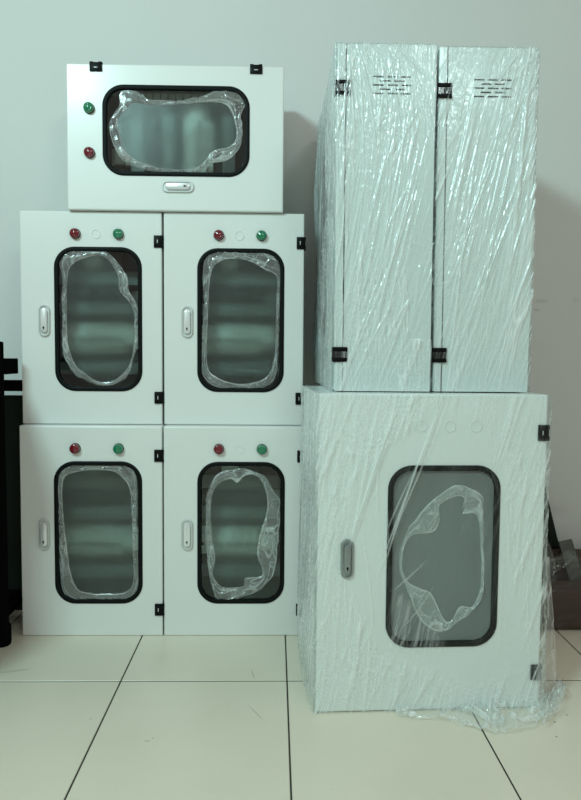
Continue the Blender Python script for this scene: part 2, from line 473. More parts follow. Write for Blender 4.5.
DKREFLECT = principled('metal_dark_reflection', (0.30, 0.34, 0.34), 0.3, metal=0.6)  # dark tone stands in for a chrome handle reflecting dark surroundings
def make_handle(root, x, z, h=0.090, w=0.033, mb=None, mp=None):
    bm = bmesh.new()
    S = lambda k, zz=0: stadium(x, z + zz, w + k, h + k)
    loft(bm, [(S(0), 0.0), (S(0), -0.0035), (S(-0.003), -0.0065), (S(-0.0085), -0.0065), (S(-0.0095), -0.0030)], cap1=True)
    hd = obj('handle', bm, mb or ZINC, root)
    bm = bmesh.new()
    P = lambda k: stadium(x, z, w - 0.0135 + k, h - 0.0225 + k)
    loft(bm, [(P(0), -0.0030), (P(0), -0.0080), (P(-0.002), -0.0098), (P(-0.007), -0.0106)], cap1=True)
    pd = obj('latch_paddle', bm, mp or CHROME, hd)
    bm = bmesh.new()
    add_lathe(bm, [(0.0, 0.0125), (0.0022, 0.0124), (0.0024, 0.0106)], (x, 0, z - 0.019), n=16)
    add_box(bm, x - 0.0010, x + 0.0010, -0.0124, -0.0106, z - 0.0245, z - 0.019, 0.0002)
    obj('keyhole', bm, BLACK, hd)
    bm = bmesh.new()
    add_lathe(bm, [(0.006, 0.0104), (0.006, 0.0116), (0.0, 0.0122)], (x, 0, z + 0.0), n=4)
    bm.free()
    return hd

def make_pilot(root, x, z, m, what):
    bm = bmesh.new()
    add_lathe(bm, [(0.0150, 0.0), (0.0150, 0.0025), (0.0138, 0.0045), (0.0130, 0.0045), (0.0130, 0.003)], (x, 0, z))
    b = obj('pilot_lamp', bm, BLACK, root); b['label'] = what + ' round pilot lamp'
    bm = bmesh.new()
    add_lathe(bm, [(0.0138, 0.003), (0.0138, 0.0105), (0.0132, 0.0130), (0.0115, 0.0150), (0.0085, 0.0158), (0.0078, 0.0150), (0.004, 0.0163), (0, 0.0168)], (x, 0, z))
    l = obj('lens', bm, m, b); l['label'] = what + ' lens'
    return b

def make_plug(door, x, z, r=0.0128):
    bm = bmesh.new()
    add_lathe(bm, [(r, 0.0), (r, 0.0016), (r - 0.0013, 0.0016), (r - 0.0013, 0.0003), (0.0, 0.0003)], (x, 0, z))
    return obj('hole_plug', bm, PAINT, door, ang=12)

def smooth_loop(pts, n):
    """closed Catmull-Rom resample to n points"""
    P = np.array(pts, float); m = len(P)
    t = np.linspace(0, m, n, endpoint=False); i = np.floor(t).astype(int); f = (t - i)[:, None]
    p0, p1, p2, p3 = P[(i - 1) % m], P[i % m], P[(i + 1) % m], P[(i + 2) % m]
    return 0.5 * (2 * p1 + (p2 - p0) * f + (2 * p0 - 5 * p1 + 4 * p2 - p3) * f * f + (3 * p1 - p0 - 3 * p2 + p3) * f ** 3)

def rim_film(door, win, outer, inner, seed, y0=0.0030, amp=0.008, no_inner=False, fk=1.0):
    """peeling protective film: hazy sheet in the middle, crumpled curled rim. loops in (u, v) of the window, v down"""
    n = 520; x0, x1, z0, z1 = win
    O = smooth_loop(outer, n); I = smooth_loop(inner, n)
    # align the two loops by angle about the centre
    c = I.mean(0)
    def by_angle(Lp):
        a = np.unwrap(np.arctan2((Lp[:, 1] - c[1]) * (z1 - z0), (Lp[:, 0] - c[0]) * (x1 - x0)))
        if a[-1] < a[0]: a = -a[::-1]; Lp = Lp[::-1]; a = -a
        return Lp
    def resamp(Lp):
        a = np.arctan2((Lp[:, 1] - c[1]) * (z1 - z0), (Lp[:, 0] - c[0]) * (x1 - x0))
        o = np.argsort(a); a = a[o]; Lq = Lp[o]
        tt = np.linspace(-PI, PI, n, endpoint=False)
        aa = np.concatenate([a - 2 * PI, a, a + 2 * PI]); LL = np.concatenate([Lq, Lq, Lq])
        return np.stack([np.interp(tt, aa, LL[:, k]) for k in (0, 1)], -1)
    O, I = resamp(O), resamp(I)
    rg = np.random.default_rng(seed)
    k_in, k_out = 9, 26
    p0_ = lambda t: I + (O - I) * t
    # inner fan rings
    rows = []; disp = []; fold = []; mi = []
    th = np.arange(n) / n
    for k in range(k_in + 1):
        t = k / k_in
        rows.append(c + (I - c) * t); disp.append(np.full(n, 0.0006)); fold.append(np.zeros(n))
    for k in range(1, k_out + 1):
        t = k / k_out
        tt = np.full(n, t)
        wv = 0.35 * vnoise(th * 30, tt * 2.0, seed + 4)
        r1 = np.clip(1 - np.abs(vnoise(th * 26 + wv, tt * 3.2 + wv, seed + 5)) * 5.0, 0, 1)      # creases
        r2 = np.clip(1 - np.abs(vnoise(th * 60 + wv * 2, tt * 2.0 + 4.0, seed + 6)) * 4.5, 0, 1)
        r3 = np.clip(1 - np.abs(vnoise(th * 12 + wv * 2, tt * 5.0 + wv * 3, seed + 7)) * 7.0, 0, 1)
        cz2 = vnoise(th * 150, tt * 8.0, seed + 9)
        env = math.sin(PI * min(t * 1.02, 1)) ** 0.5
        crump = np.clip(0.45 + 0.9 * vnoise(th * 8, np.full(n, 0.5), seed + 12), 0.12, 1)
        body = env * (0.5 + 0.5 * vnoise(th * 14, tt * 1.2, seed + 3))
        d = amp * (body * 0.55 + (0.45 * r1 + 0.25 * r2 + 0.3 * r3) * env * crump + 0.10 * cz2 * env * crump)
        jit = rg.normal(0, 0.0016, (n, 2)) * math.sin(PI * t)
        ragged = (vnoise(th * 30, np.full(n, 0.7), seed + 21) * 0.02 + vnoise(th * 80, np.full(n, 0.2), seed + 22) * 0.008) * t
        ragi = vnoise(th * 26, np.full(n, 0.4), seed + 23) * 0.018 * (1 - t)
        p = p0_(t) + jit + (p0_(t) - c) * (ragged + ragi)[:, None]
        rows.append(p); disp.append(np.maximum(d, 0.0003))
        edge = (0.75 * (0.35 + 0.65 * np.clip(0.5 + vnoise(th * 16, np.full(n, 0.1), seed + 40), 0, 1))) if k >= k_out - 1 or k <= 2 else 0.0
        fold.append(np.clip((0.75 * r1 + 0.40 * r2 + 0.65 * r3) * (0.25 + 0.75 * crump) + 0.14 + 0.22 * crump * np.clip(vnoise(th * 20, tt * 2, seed + 31) * 2, 0, 1) + edge, 0, 1))
    P = np.array(rows); D = np.array(disp); Fd = np.array(fold)
    Fd = np.clip(Fd * fk, 0, 1)
    u = np.clip(P[..., 0], -0.005, 1.005); v = np.clip(P[..., 1], -0.005, 1.005)
    X = x0 + u * (x1 - x0); Z = z1 - v * (z1 - z0)
    arr = np.stack([X, y0 - D, Z], -1)            # (rows, n, 3)
    arr = np.transpose(arr, (1, 0, 2)); Fd = Fd.T
    matidx = np.zeros((n, arr.shape[1] - 1), int); matidx[:, k_in:] = 1
    if no_inner: arr, Fd, matidx = arr[:, k_in:], Fd[:, k_in:], matidx[:, k_in:]
    o = grid_obj('protective_film', arr, [FROST, RIM], door, smooth=False, attr=Fd, closed_u=True, matidx=matidx)
    return o

def make_internals(root, W, H, D, win, plate_only=False):
    y = D - 0.022
    bm = bmesh.new()
    add_box(bm, -W / 2 + 0.03, W / 2 - 0.03, y, y + 0.002, 0.03, H - 0.03, 0.0008)
    for sx in (-1, 1):
        for sz in (0.045, H - 0.045):
            add_box(bm, sx * (W / 2 - 0.045) - 0.006, sx * (W / 2 - 0.045) + 0.006, y, D - 0.0015, sz - 0.006, sz + 0.006)
    pl = obj('mounting_plate', bm, PLATE, root)
    if plate_only: return pl
    def duct(x0, x1, z0, z1, dep):
        bm = bmesh.new()
        add_box(bm, x0, x1, y - dep, y, z0, z1, 0.002)
        k = x0 + 0.012
        if x1 - x0 > z1 - z0:
            while k < x1 - 0.01:
                for zz in (z0 - 0.0008, z1 - 0.0004): add_box(bm, k, k + 0.004, y - dep + 0.006, y - 0.012, zz, zz + 0.0012)
                k += 0.012
        return obj('wiring_duct', bm, DUCT, pl)
    duct(-0.135, 0.135, 0.405, 0.445, 0.06)
    duct(-0.135, 0.135, 0.315, 0.352, 0.065)
    duct(-0.135, 0.135, 0.140, 0.176, 0.065)
    duct(-0.165, -0.138, 0.10, 0.50, 0.06)
    def breaker(x, w, zc, hh, dep, m=BREAKER):
        bm = bmesh.new()
        add_box(bm, x - w / 2, x + w / 2, y - dep * 0.72, y - 0.008, zc - hh / 2, zc + hh / 2, 0.0012)
        add_box(bm, x - w / 2, x + w / 2, y - dep, y - dep * 0.70, zc - hh * 0.28, zc + hh * 0.28, 0.0012)
        o = obj('circuit_breaker', bm, m, pl)
        return o
    for zc, ph in ((0.247, 0.0), (0.375, 0.0)):
        bm = bmesh.new(); add_box(bm, -0.13, 0.13, y - 0.0085, y - 0.0002, zc - 0.0175, zc + 0.0175, 0.001); obj('din_rail', bm, ZINC, pl)
    # main row of white breakers, a larger end block, black toggles
    xx = -0.115
    for k in range(7):
        b = breaker(xx + 0.0135, 0.026, 0.247, 0.084, 0.072)
        bm = bmesh.new(); add_box(bm, xx + 0.006, xx + 0.021, y - 0.080, y - 0.0715, 0.238, 0.246, 0.001)
        obj('toggle', bm, BLACK, pl)
        xx += 0.027
    breaker(xx + 0.022, 0.042, 0.252, 0.070, 0.078)
    # dark contactors in the upper row
    for k in range(4):
        breaker(-0.09 + k * 0.05, 0.044, 0.378, 0.040, 0.07, DARKDEV)
    for k in range(3):
        breaker(-0.08 + k * 0.06, 0.05, 0.478, 0.05, 0.06, (DARKDEV, BREAKER, DARKDEV)[k])
    # white terminal strip near the hinge side
    bm = bmesh.new()
    for k in range(16): add_box(bm, 0.142, 0.165, y - 0.045, y - 0.002, 0.12 + k * 0.022, 0.1385 + k * 0.022, 0.001)
    obj('terminal_strip', bm, BREAKER, pl)
    return pl

# ------------------------------------------------------------------ the five small cabinets
SW, SH, SD = 0.3965, 0.5995, 0.190
SWIN = (-0.1015, 0.1405, 0.0965, 0.4985); SWR = 0.056
def small_cabinet():
    root = empty('electrical_cabinet')
    obj('body', body_mesh(SW, SH, SD), PAINT, root)
    d = obj('door', door_mesh(SW, SH, SWIN, SWR), PAINT, root, ang=12)
    obj('window_gasket', gasket_mesh(SWIN, SWR), RUBBER, d)
    obj('window_pane', pane_mesh(SWIN, SWR), PANE, d, smooth=False)
    make_plug(d, 0.0155, 0.5360)
    make_pilot(root, -0.0430, 0.5365, RED, 'red')
    make_pilot(root, 0.0775, 0.5365, GREEN, 'green')
    make_handle(root, -0.1320, 0.2930)
    make_hinge(root, SW, 0.517); make_hinge(root, SW, 0.077)
    make_internals(root, SW, SH, SD, SWIN)
    return root

proto = small_cabinet()
GRP = 'small white window cabinets in the left stack'
def norm(pts, px): # photo reading of a film outline -> fractions of the window
    x0, x1, y0, y1 = px
    return [((x - x0) / (x1 - x0), (y - y0) / (y1 - y0)) for x, y in pts]
def crop(pts, s, ox, oy): return [(ox + x / s, oy + y / s) for x, y in pts]

films = {}
px = (54.5, 141, 246.5, 390)
films['r2L'] = (norm(crop([(195, 168), (250, 160), (318, 165), (345, 185), (375, 215), (405, 255), (412, 310), (438, 360), (443, 430), (440, 500), (425, 560), (395, 620), (350, 645), (300, 642), (250, 622), (215, 600), (185, 545), (178, 480), (180, 400), (178, 330), (180, 270), (172, 210)], 3.481, 10, 200), px),
                norm(crop([(225, 215), (270, 195), (318, 190), (350, 215), (375, 262), (380, 310), (425, 370), (432, 440), (428, 510), (405, 580), (350, 628), (300, 628), (255, 600), (222, 572), (200, 510), (194, 440), (194, 360), (196, 290), (205, 240)], 3.481, 10, 200), px), 3)
px = (198, 284, 247, 390.5)
films['r2R'] = (norm(crop([(180, 172), (240, 168), (320, 170), (400, 172), (438, 200), (448, 240), (440, 300), (436, 380), (434, 460), (432, 540), (425, 600), (400, 640), (330, 655), (270, 658), (200, 640), (165, 600), (160, 540), (165, 450), (170, 350), (168, 250)], 3.481, 155, 200), px),
                norm(crop([(212, 215), (260, 195), (330, 205), (385, 235), (425, 260), (424, 340), (422, 440), (418, 540), (395, 605), (340, 632), (280, 635), (220, 615), (185, 580), (180, 500), (184, 400), (188, 310), (195, 250)], 3.481, 155, 200), px), 17)
px = (54, 142, 461.5, 602)
films['r1L'] = (norm(crop([(200, 172), (265, 172), (350, 168), (430, 170), (465, 210), (470, 300), (468, 400), (470, 500), (474, 590), (450, 622), (380, 632), (300, 632), (240, 632), (205, 590), (198, 500), (190, 420), (190, 300), (190, 210)], 3.4176, 0, 415), px),
                norm(crop([(225, 205), (290, 188), (380, 190), (420, 215), (445, 260), (450, 360), (452, 460), (455, 560), (430, 600), (360, 610), (300, 605), (258, 590), (232, 520), (222, 430), (212, 330), (210, 250)], 3.4176, 0, 415), px), 29)
px = (197.5, 283.5, 463, 604)
films['r1R'] = (norm(crop([(215, 205), (265, 192), (320, 190), (375, 210), (410, 260), (432, 310), (430, 400), (424, 480), (412, 560), (380, 600), (330, 630), (255, 655), (215, 652), (195, 600), (185, 530), (175, 450), (175, 350), (182, 270)], 3.481, 155, 415), px),
                norm(crop([(225, 235), (262, 225), (285, 238), (315, 212), (355, 218), (382, 262), (388, 330), (360, 430), (355, 490), (372, 560), (312, 572), (310, 598), (265, 605), (230, 600), (200, 560), (208, 500), (195, 420), (192, 330), (200, 270)], 3.481, 155, 415), px), 41)
px = (103.5, 247.5, 83.5, 174.5)
r3o = norm(crop([(160, 95), (205, 97), (220, 112), (290, 115), (350, 105), (400, 82), (438, 82), (460, 112), (448, 150), (450, 200), (440, 235), (412, 262), (375, 270), (355, 290), (300, 296), (240, 292), (195, 282), (158, 256), (140, 215), (134, 170), (155, 130)], 2.4208, 55, 50), px)
r3i = norm(crop([(190, 122), (235, 128), (300, 125), (370, 118), (410, 125), (430, 160), (436, 200), (420, 226), (380, 238), (355, 270), (320, 284), (260, 284), (205, 268), (168, 240), (156, 200), (152, 165), (170, 140)], 2.4208, 55, 50), px)
films['r3'] = ([(1 - b, a) for a, b in r3o], [(1 - b, a) for a, b in r3i], 53)

spots = [
 ('r1L', (-0.7133 + 0.2, 1.9823, 0.0), (0, 0, 0), 'small white cabinet on the floor beside the black rack, bottom left of the stack'),
 ('r1R', (-0.7133 + 0.6005, 1.9823, 0.0), (0, 0, 0), 'small white cabinet on the floor next to the film-wrapped wide cabinet'),
 ('r2L', (-0.7196 + 0.2, 2.0283, 0.6), (0, 0, 0), 'small white cabinet in the middle row at the outer left, above the bottom left cabinet'),
 ('r2R', (-0.3167 + 0.199, 2.0283, 0.6), (0, 0, 0), 'small white cabinet in the middle row next to the tall film-wrapped cabinets'),
 ('r3', (-0.5791 + 0.599, 2.0134, 1.2 + SW / 2), (0, -PI / 2, 0), 'small white cabinet laid on its side on top of the stack, window wider than tall'),
]
for i, (key, loc, rot, lab) in enumerate(spots):
    skip = ('hole_plug',) if key in ('r1L', 'r3') else ()
    o = copy_tree(proto, None, skip)
    o.location = loc; o.rotation_euler = rot
    tag(o, lab, 'electrical cabinet', GRP)
    door = [c for c in scn.objects if c.parent == o and c.name.startswith('door')][0]
    fo, fi, sd = films[key]
    rim_film(door, SWIN, fo, fi, sd)
def kill(o):
    for c in [x for x in list(scn.objects) if x.parent == o]: kill(c)
    bpy.data.objects.remove(o)
kill(proto)

# ------------------------------------------------------------------ stretch film shells
def blur2(A, n):
    k = np.ones(2 * n + 1) / (2 * n + 1)
    P = np.pad(A, ((n, n), (n, n)), mode='edge')
    c = np.cumsum(np.pad(P, ((1, 0), (0, 0))), 0); P = (c[2 * n + 1:] - c[:-2 * n - 1]) / (2 * n + 1)
    c = np.cumsum(np.pad(P, ((0, 0), (1, 0))), 1); P = (c[:, 2 * n + 1:] - c[:, :-2 * n - 1]) / (2 * n + 1)
    return P

def inpoly(x, y, poly):
    ins = np.zeros(x.shape, bool); n = len(poly)
    for i in range(n):
        (xa, ya), (xb, yb) = poly[i], poly[(i + 1) % n]
        c = ((ya > y) != (yb > y)) & (x < (xb - xa) * (y - ya) / (yb - ya + 1e-12) + xa)
        ins ^= c
    return ins

def shell(root, W, H, D, offs, steps, zstep, lines, mask_fn, seed, cap=0.05, amp=1.0, z0=0.001, bulge=None, streak=(115, 13), lean=(0.1, -0.1, 0.25), patches=(), brightened_face=-1, fmat=None):
    """closed wrap around a box W x D (front at y=0), offs/steps for front,right,back,left"""
    of, orr, ob, ol = offs
    x0, x1, y0, y1 = -W / 2 - ol, W / 2 + orr, -of, D + ob
    # counter-clockwise from front left
    segs = [('f', (x0, y0), (x1, y0), (0, -1), steps[0]), ('r', (x1, y0), (x1, y1), (1, 0), steps[1]),
            ('b', (x1, y1), (x0, y1), (0, 1), steps[2]), ('l', (x0, y1), (x0, y0), (-1, 0), steps[3])]
    px, py, nx, ny, S, face, loc = [], [], [], [], [], [], []
    s = 0
    for fi, (nm, a, b, nn, st) in enumerate(segs):
        L = math.hypot(b[0] - a[0], b[1] - a[1]); m = max(2, int(L / st))
        prevn = segs[fi - 1][3]
        for k in range(m):
            t = k / m
            px.append(a[0] + (b[0] - a[0]) * t); py.append(a[1] + (b[1] - a[1]) * t)
            if k == 0: nx.append((nn[0] + prevn[0]) * 0.6); ny.append((nn[1] + prevn[1]) * 0.6)
            else: nx.append(nn[0]); ny.append(nn[1])
            S.append(s + L * t); face.append(fi); loc.append(L * t)
        s += L
    px, py, nx, ny, S, face, loc = map(np.array, (px, py, nx, ny, S, face, loc))
    nv = int(H / zstep); z = np.linspace(z0, H + 0.0005, nv)
    SS, ZZ = np.meshgrid(S, z, indexing='ij')
    LOC = np.repeat(loc[:, None], nv, 1); FA = np.repeat(face[:, None], nv, 1)
    mask = mask_fn(FA, LOC, ZZ)
    fn, fl_ = streak
    warp = 0.015 * fbm(SS * 4, ZZ * 4, seed + 70, 2)
    rdg = lambda N_, k: np.clip(1 - np.abs(N_) * k, 0, 1)
    l1, l2, l3 = lean
    n1 = fbm((SS + warp - l1 * ZZ) * fn, ZZ * fl_ * 0.35, seed, 2)
    n2 = fbm((SS + warp - l2 * ZZ) * fn * 0.55, ZZ * fl_ * 0.25, seed + 8, 2)
    n3 = fbm((SS + warp * 1.5 - l3 * ZZ) * fn * 0.30, ZZ * fl_ * 0.2, seed + 12, 2)
    r1, r2, r3 = rdg(n1, 5.0), rdg(n2, 9), rdg(n3, 18)
    amp1 = np.clip(0.5 + 0.9 * fbm(SS * 11, ZZ * 5, seed + 61, 2), 0.1, 1)
    amp2 = np.clip(0.5 + 1.1 * fbm(SS * 9, ZZ * 4, seed + 62, 2), 0.05, 1)
    amp3 = np.clip(0.5 + 1.1 * fbm(SS * 7, ZZ * 4, seed + 63, 2), 0.05, 1)
    h = (0.0012 * n1 * amp1 + 0.0010 * r1 * amp1 + 0.0018 * r2 * amp2 + 0.0022 * r3 * amp3) * mask
    h += 0.0016 * fbm(SS * 26, ZZ * 7, seed + 16, 3) * (0.25 + 0.75 * mask)
    # small crinkles, mostly in patches
    cr = fbm(SS * 120, ZZ * 90, seed + 24, 2)
    patch = np.clip(fbm(SS * 9, ZZ * 6, seed + 30, 2) * 2.0 - 0.15, 0, 1) * 0.8
    for (pf, ps, pz, pr, pk) in patches:
        patch = np.maximum(patch, pk * (FA == pf) * np.exp(-(((LOC - ps) / pr[0]) ** 2 + ((ZZ - pz) / pr[1]) ** 2)))
    h += 0.0019 * cr * patch * mask
    fold = (0.60 * r1 * amp1 + 0.70 * r2 * amp2 + 0.85 * r3 * amp3) * mask + 0.02 * mask + 0.30 * (FA == brightened_face)  # last term is no fold: brightness of one side painted as film whiteness
    fold += 0.55 * rdg(cr, 6) * patch * mask
    fold += mask * np.clip(0.02 + 0.5 * fbm((SS - l2 * ZZ) * 22, ZZ * 3.5, seed + 65, 3), 0, 0.35)
    off_face = {f: float(S[np.argmax(face == f)]) for f in range(4)}
    for (f, a0, b0, a1, b1, wd, am, fo) in lines:    # pleat: face, (s,z)->(s,z), width, height, whiteness
        ax, ay, bx, by = off_face[f] + a0, b0, off_face[f] + a1, b1
        dx, dy = bx - ax, by - ay; L2 = dx * dx + dy * dy
        lo, hi = min(ax, bx) - 0.02, max(ax, bx) + 0.02
        sel = np.where((S >= lo) & (S <= hi))[0]
        if len(sel) == 0: continue
        sl = slice(sel[0], sel[-1] + 1)
        t = np.clip(((SS[sl] - ax) * dx + (ZZ[sl] - ay) * dy) / L2, 0, 1)
        curve = 0.004 * np.sin(t * PI) * ((hash((a0, b0)) % 7) - 3) / 3
        dist = np.abs((SS[sl] - ax - t * dx + curve)) if abs(dy) > abs(dx) else np.abs(ZZ[sl] - ay - t * dy + curve)
        outside = np.hypot(SS[sl] - ax - t * dx, ZZ[sl] - ay - t * dy) > (wd + 0.006)
        prof = np.clip(1 - dist / wd, 0, 1) * np.sin(np.clip(t, 0.02, 0.98) * PI) ** 0.4
        prof[outside] = 0
        h[sl] += am * prof
        fold[sl] = np.maximum(fold[sl], fo * prof * np.maximum(0.10 + 0.90 * mask[sl], 0.85 if (f == 0 and fo >= 0.5) else 0))
    if bulge is not None: h = h + bulge(FA, LOC, ZZ)
    h *= amp
    h = np.maximum(h, -0.0016)
    X = px[:, None] + nx[:, None] * h; Y = py[:, None] + ny[:, None] * h; Z = ZZ.copy()
    fold = np.clip(fold, 0, 1)
    if cap > 0:                         # lap the film inwards over the top
        k = 8
        cx, cyy = 0.0, D / 2
        for j in range(1, k + 1):
            d = cap * j / k
            lx = np.clip(X[:, -1:] if j == 1 else X[:, nv - 1:nv], -1e9, 1e9)
            qx = np.clip(px, x0 + d, x1 - d)[:, None]; qy = np.clip(py, y0 + d, y1 - d)[:, None]
            zz = H + 0.0006 + 0.0004 * fbm(qx * 60 + j * .3, qy * 60, seed + 90, 2)
            X = np.concatenate([X, qx], 1); Y = np.concatenate([Y, qy], 1); Z = np.concatenate([Z, zz], 1)
            fold = np.concatenate([fold, np.full_like(qx, 0.15)], 1)
    arr = np.stack([X, Y, Z], -1)
    return grid_obj('stretch_film', arr, fmat or FILM, root, smooth=True, attr=fold, closed_u=True)

# ------------------------------------------------------------------ the wide wrapped cabinet
BW, BH, BD = 0.5125, 0.716, 0.40
BWIN = (-BW / 2 + 0.157, -BW / 2 + 0.407, 0.148, 0.556); BWR = 0.052
byaw, broll = 0.045, 0.002
big = empty('electrical_cabinet', (0, 0, 0), (0, 0, 0))
big.rotation_euler = (0, broll, byaw)
big.location = (0.0956 + 0.5 * BW * math.cos(byaw), 1.5407 + 0.5 * BW * math.sin(byaw), 0.0015)
tag(big, 'wide white cabinet wrapped in clear film standing on the floor under two tall ones', 'electrical cabinet')
obj('body', body_mesh(BW, BH, BD), PAINT, big)
d = obj('door', door_mesh(BW, BH, BWIN, BWR), PAINT, big, ang=12)
obj('window_gasket', gasket_mesh(BWIN, BWR, 0.011), RUBBER, d)
obj('window_pane', pane_mesh(BWIN, BWR, 0.011), HAZY, d, smooth=False)
for x in (0.226, 0.291, 0.350): make_plug(d, -BW / 2 + x, 0.645, 0.0125)
make_handle(big, -BW / 2 + 0.066, 0.350, 0.088, 0.029, DKREFLECT, DKREFLECT)
make_hinge(big, BW, 0.631, 1.05); make_hinge(big, BW, 0.083, 1.05)
make_internals(big, BW, BH, 0.16, BWIN, plate_only=True)
px = (387, 498, 466, 648)
bo = norm(crop([(275, 105), (340, 115), (385, 150), (395, 200), (395, 300), (400, 400), (402, 500), (390, 570), (350, 620), (300, 650), (255, 692), (200, 690), (140, 640), (100, 550), (80, 500), (55, 430), (60, 360), (85, 290), (130, 220), (200, 150)], 4.0, 385, 460), px)
bi = norm(crop([(285, 145), (320, 165), (300, 215), (350, 215), (372, 240), (380, 320), (388, 420), (385, 520), (355, 592), (305, 592), (272, 650), (240, 640), (190, 540), (140, 515), (95, 490), (68, 430), (76, 350), (110, 300), (190, 290), (215, 240), (215, 180)], 4.0, 385, 460), px)
rim_film(d, BWIN, bo, bi, 67, amp=0.008, no_inner=True, fk=1.7)

def b_xz(x, y): return ((x - (318.5 + (555 - y) * 0.016)) / 226 * BW, (713 - y) / 318 * BH)   # photo reading -> face (s, z)
OFL = 0.006
polyA = [b_xz(*p) for p in ((310, 390), (455, 390), (425, 418), (385, 445), (362, 480), (340, 545), (352, 600), (375, 640), (392, 720), (305, 720))]
polyB = [b_xz(*p) for p in ((425, 390), (560, 390), (560, 650), (524, 650), (508, 560), (505, 480), (478, 425))]
polyC = [b_xz(*p) for p in ((370, 650), (420, 668), (475, 692), (545, 662), (545, 720), (305, 720))]
polyW = [b_xz(*p) for p in ((395, 590), (440, 630), (440, 650), (388, 650))]
def big_mask(FA, LOC, ZZ):
    x = LOC - OFL
    m = inpoly(x, ZZ, polyA) * 1.0; m = np.maximum(m, inpoly(x, ZZ, polyB) * 0.8); m = np.maximum(m, inpoly(x, ZZ, polyC) * 0.9)
    m = np.maximum(m, inpoly(x, ZZ, polyW) * 0.5)
    m = np.where(FA == 0, m, 0.9)
    m = 0.08 + 0.92 * blur2(m, 5)
    return m * (1 - 0.95 * np.exp(-(((x - BW + 0.01) / 0.022) ** 2 + ((ZZ - 0.631) / 0.022) ** 2) ** 2) * (FA == 0))
lines = []
rg = random.Random(5)
def strand(p, q, wd=0.0035, am=0.003, fo=0.9):
    a = b_xz(*p); b = b_xz(*q); lines.append((0, a[0] + OFL, a[1], b[0] + OFL, b[1], wd, am, fo))
strand((398, 405), (352, 535), 0.0045, 0.006, 1.0); strand((392, 412), (354, 530), 0.003, 0.002, 0.6)
strand((372, 432), (350, 545), 0.003, 0.004, 0.95); strand((360, 445), (344, 520), 0.003, 0.002, 0.6)
strand((440, 400), (385, 560), 0.0035, 0.005, 1.0); strand((434, 418), (376, 575), 0.0025, 0.0025, 0.8); strand((446, 400), (392, 530), 0.0025, 0.002, 0.55)
strand((420, 470), (388, 548), 0.0022, 0.002, 0.8); strand((412, 472), (386, 530), 0.0022, 0.002, 0.7)
strand((392, 590), (425, 560), 0.002, 0.002, 0.6); strand((432, 588), (390, 640), 0.002, 0.002, 0.5)
strand((472, 410), (518, 560), 0.003, 0.002, 0.45); strand((486, 420), (508, 590), 0.0025, 0.002, 0.4); strand((476, 425), (500, 520), 0.0025, 0.0015, .35)
strand((538, 665), (476, 691), 0.0025, 0.001, 0.35)
for k in range(46):
    x = rg.uniform(318, 392); y = rg.uniform(398, 640); L = rg.uniform(25, 110); sl = rg.uniform(-0.45, 0.12)
    strand((x, y), (x + sl * L, min(y + L, 712)), rg.uniform(0.0016, 0.003), rg.uniform(0.0006, 0.002), rg.uniform(0.15, 0.6))
for k in range(40):
    x = rg.uniform(500, 548); y = rg.uniform(398, 580); L = rg.uniform(40, 130); sl = rg.uniform(-0.12, 0.08)
    strand((x, y), (x + sl * L, min(y + L, 690)), rg.uniform(0.0016, 0.003), rg.uniform(0.0006, 0.002), rg.uniform(0.15, 0.6))
for k in range(26):
    x = rg.uniform(325, 500); y = rg.uniform(397, 420); L = rg.uniform(15, 60); sl = rg.uniform(-1.2, 0.3)
    strand((x, y), (x + sl * L, y + L), rg.uniform(0.0016, 0.003), rg.uniform(0.0006, 0.0018), rg.uniform(0.15, 0.55))
for k in range(16):                                     # left side pleats
    s = rg.uniform(0.02, 0.45); z = rg.uniform(0.05, 0.5); lines.append((3, s, z, s + rg.uniform(-.02, .02), min(z + rg.uniform(.1, .4), .71), 0.004, 0.004, rg.uniform(.2, .6)))
def big_bulge(FA, LOC, ZZ):
    b = np.where(FA == 3, 0.009 * np.sin(np.clip(LOC / 0.41, 0, 1) * PI) ** 0.7 * (0.65 + 0.35 * np.sin(ZZ * 9 + 1)), 0.0)
    tail = np.clip(1 - ZZ / 0.22, 0, 1)
    b += np.where(FA == 3, 0.006 * np.exp(-((ZZ - 0.10) / 0.05) ** 2) * np.sin(np.clip(LOC / 0.41, 0, 1) * PI), 0.0)
    b += np.where(FA == 1, np.sin(np.clip(LOC / 0.30, 0, 1) * PI) ** 0.5 * (0.010 + 0.022 * np.clip(1 - ZZ / 0.45, 0, 1)), 0.0)
    return b
shell(big, BW, BH, BD, (0.006, 0.006, 0.004, OFL), (0.0018, 0.008, 0.02, 0.005), 0.0022, lines, big_mask, 101, cap=0.05, bulge=big_bulge, lean=(0.12, 0.30, 0.42), patches=((0, 0.10, 0.62, (0.09, 0.06), 0.8), (0, 0.05, 0.45, (0.03, 0.12), 0.7), (0, 0.12, 0.10, (0.12, 0.07), 0.9), (0, 0.44, 0.60, (0.04, 0.1), 0.6), (0, 0.33, 0.04, (0.15, 0.03), 0.5)), brightened_face=3)

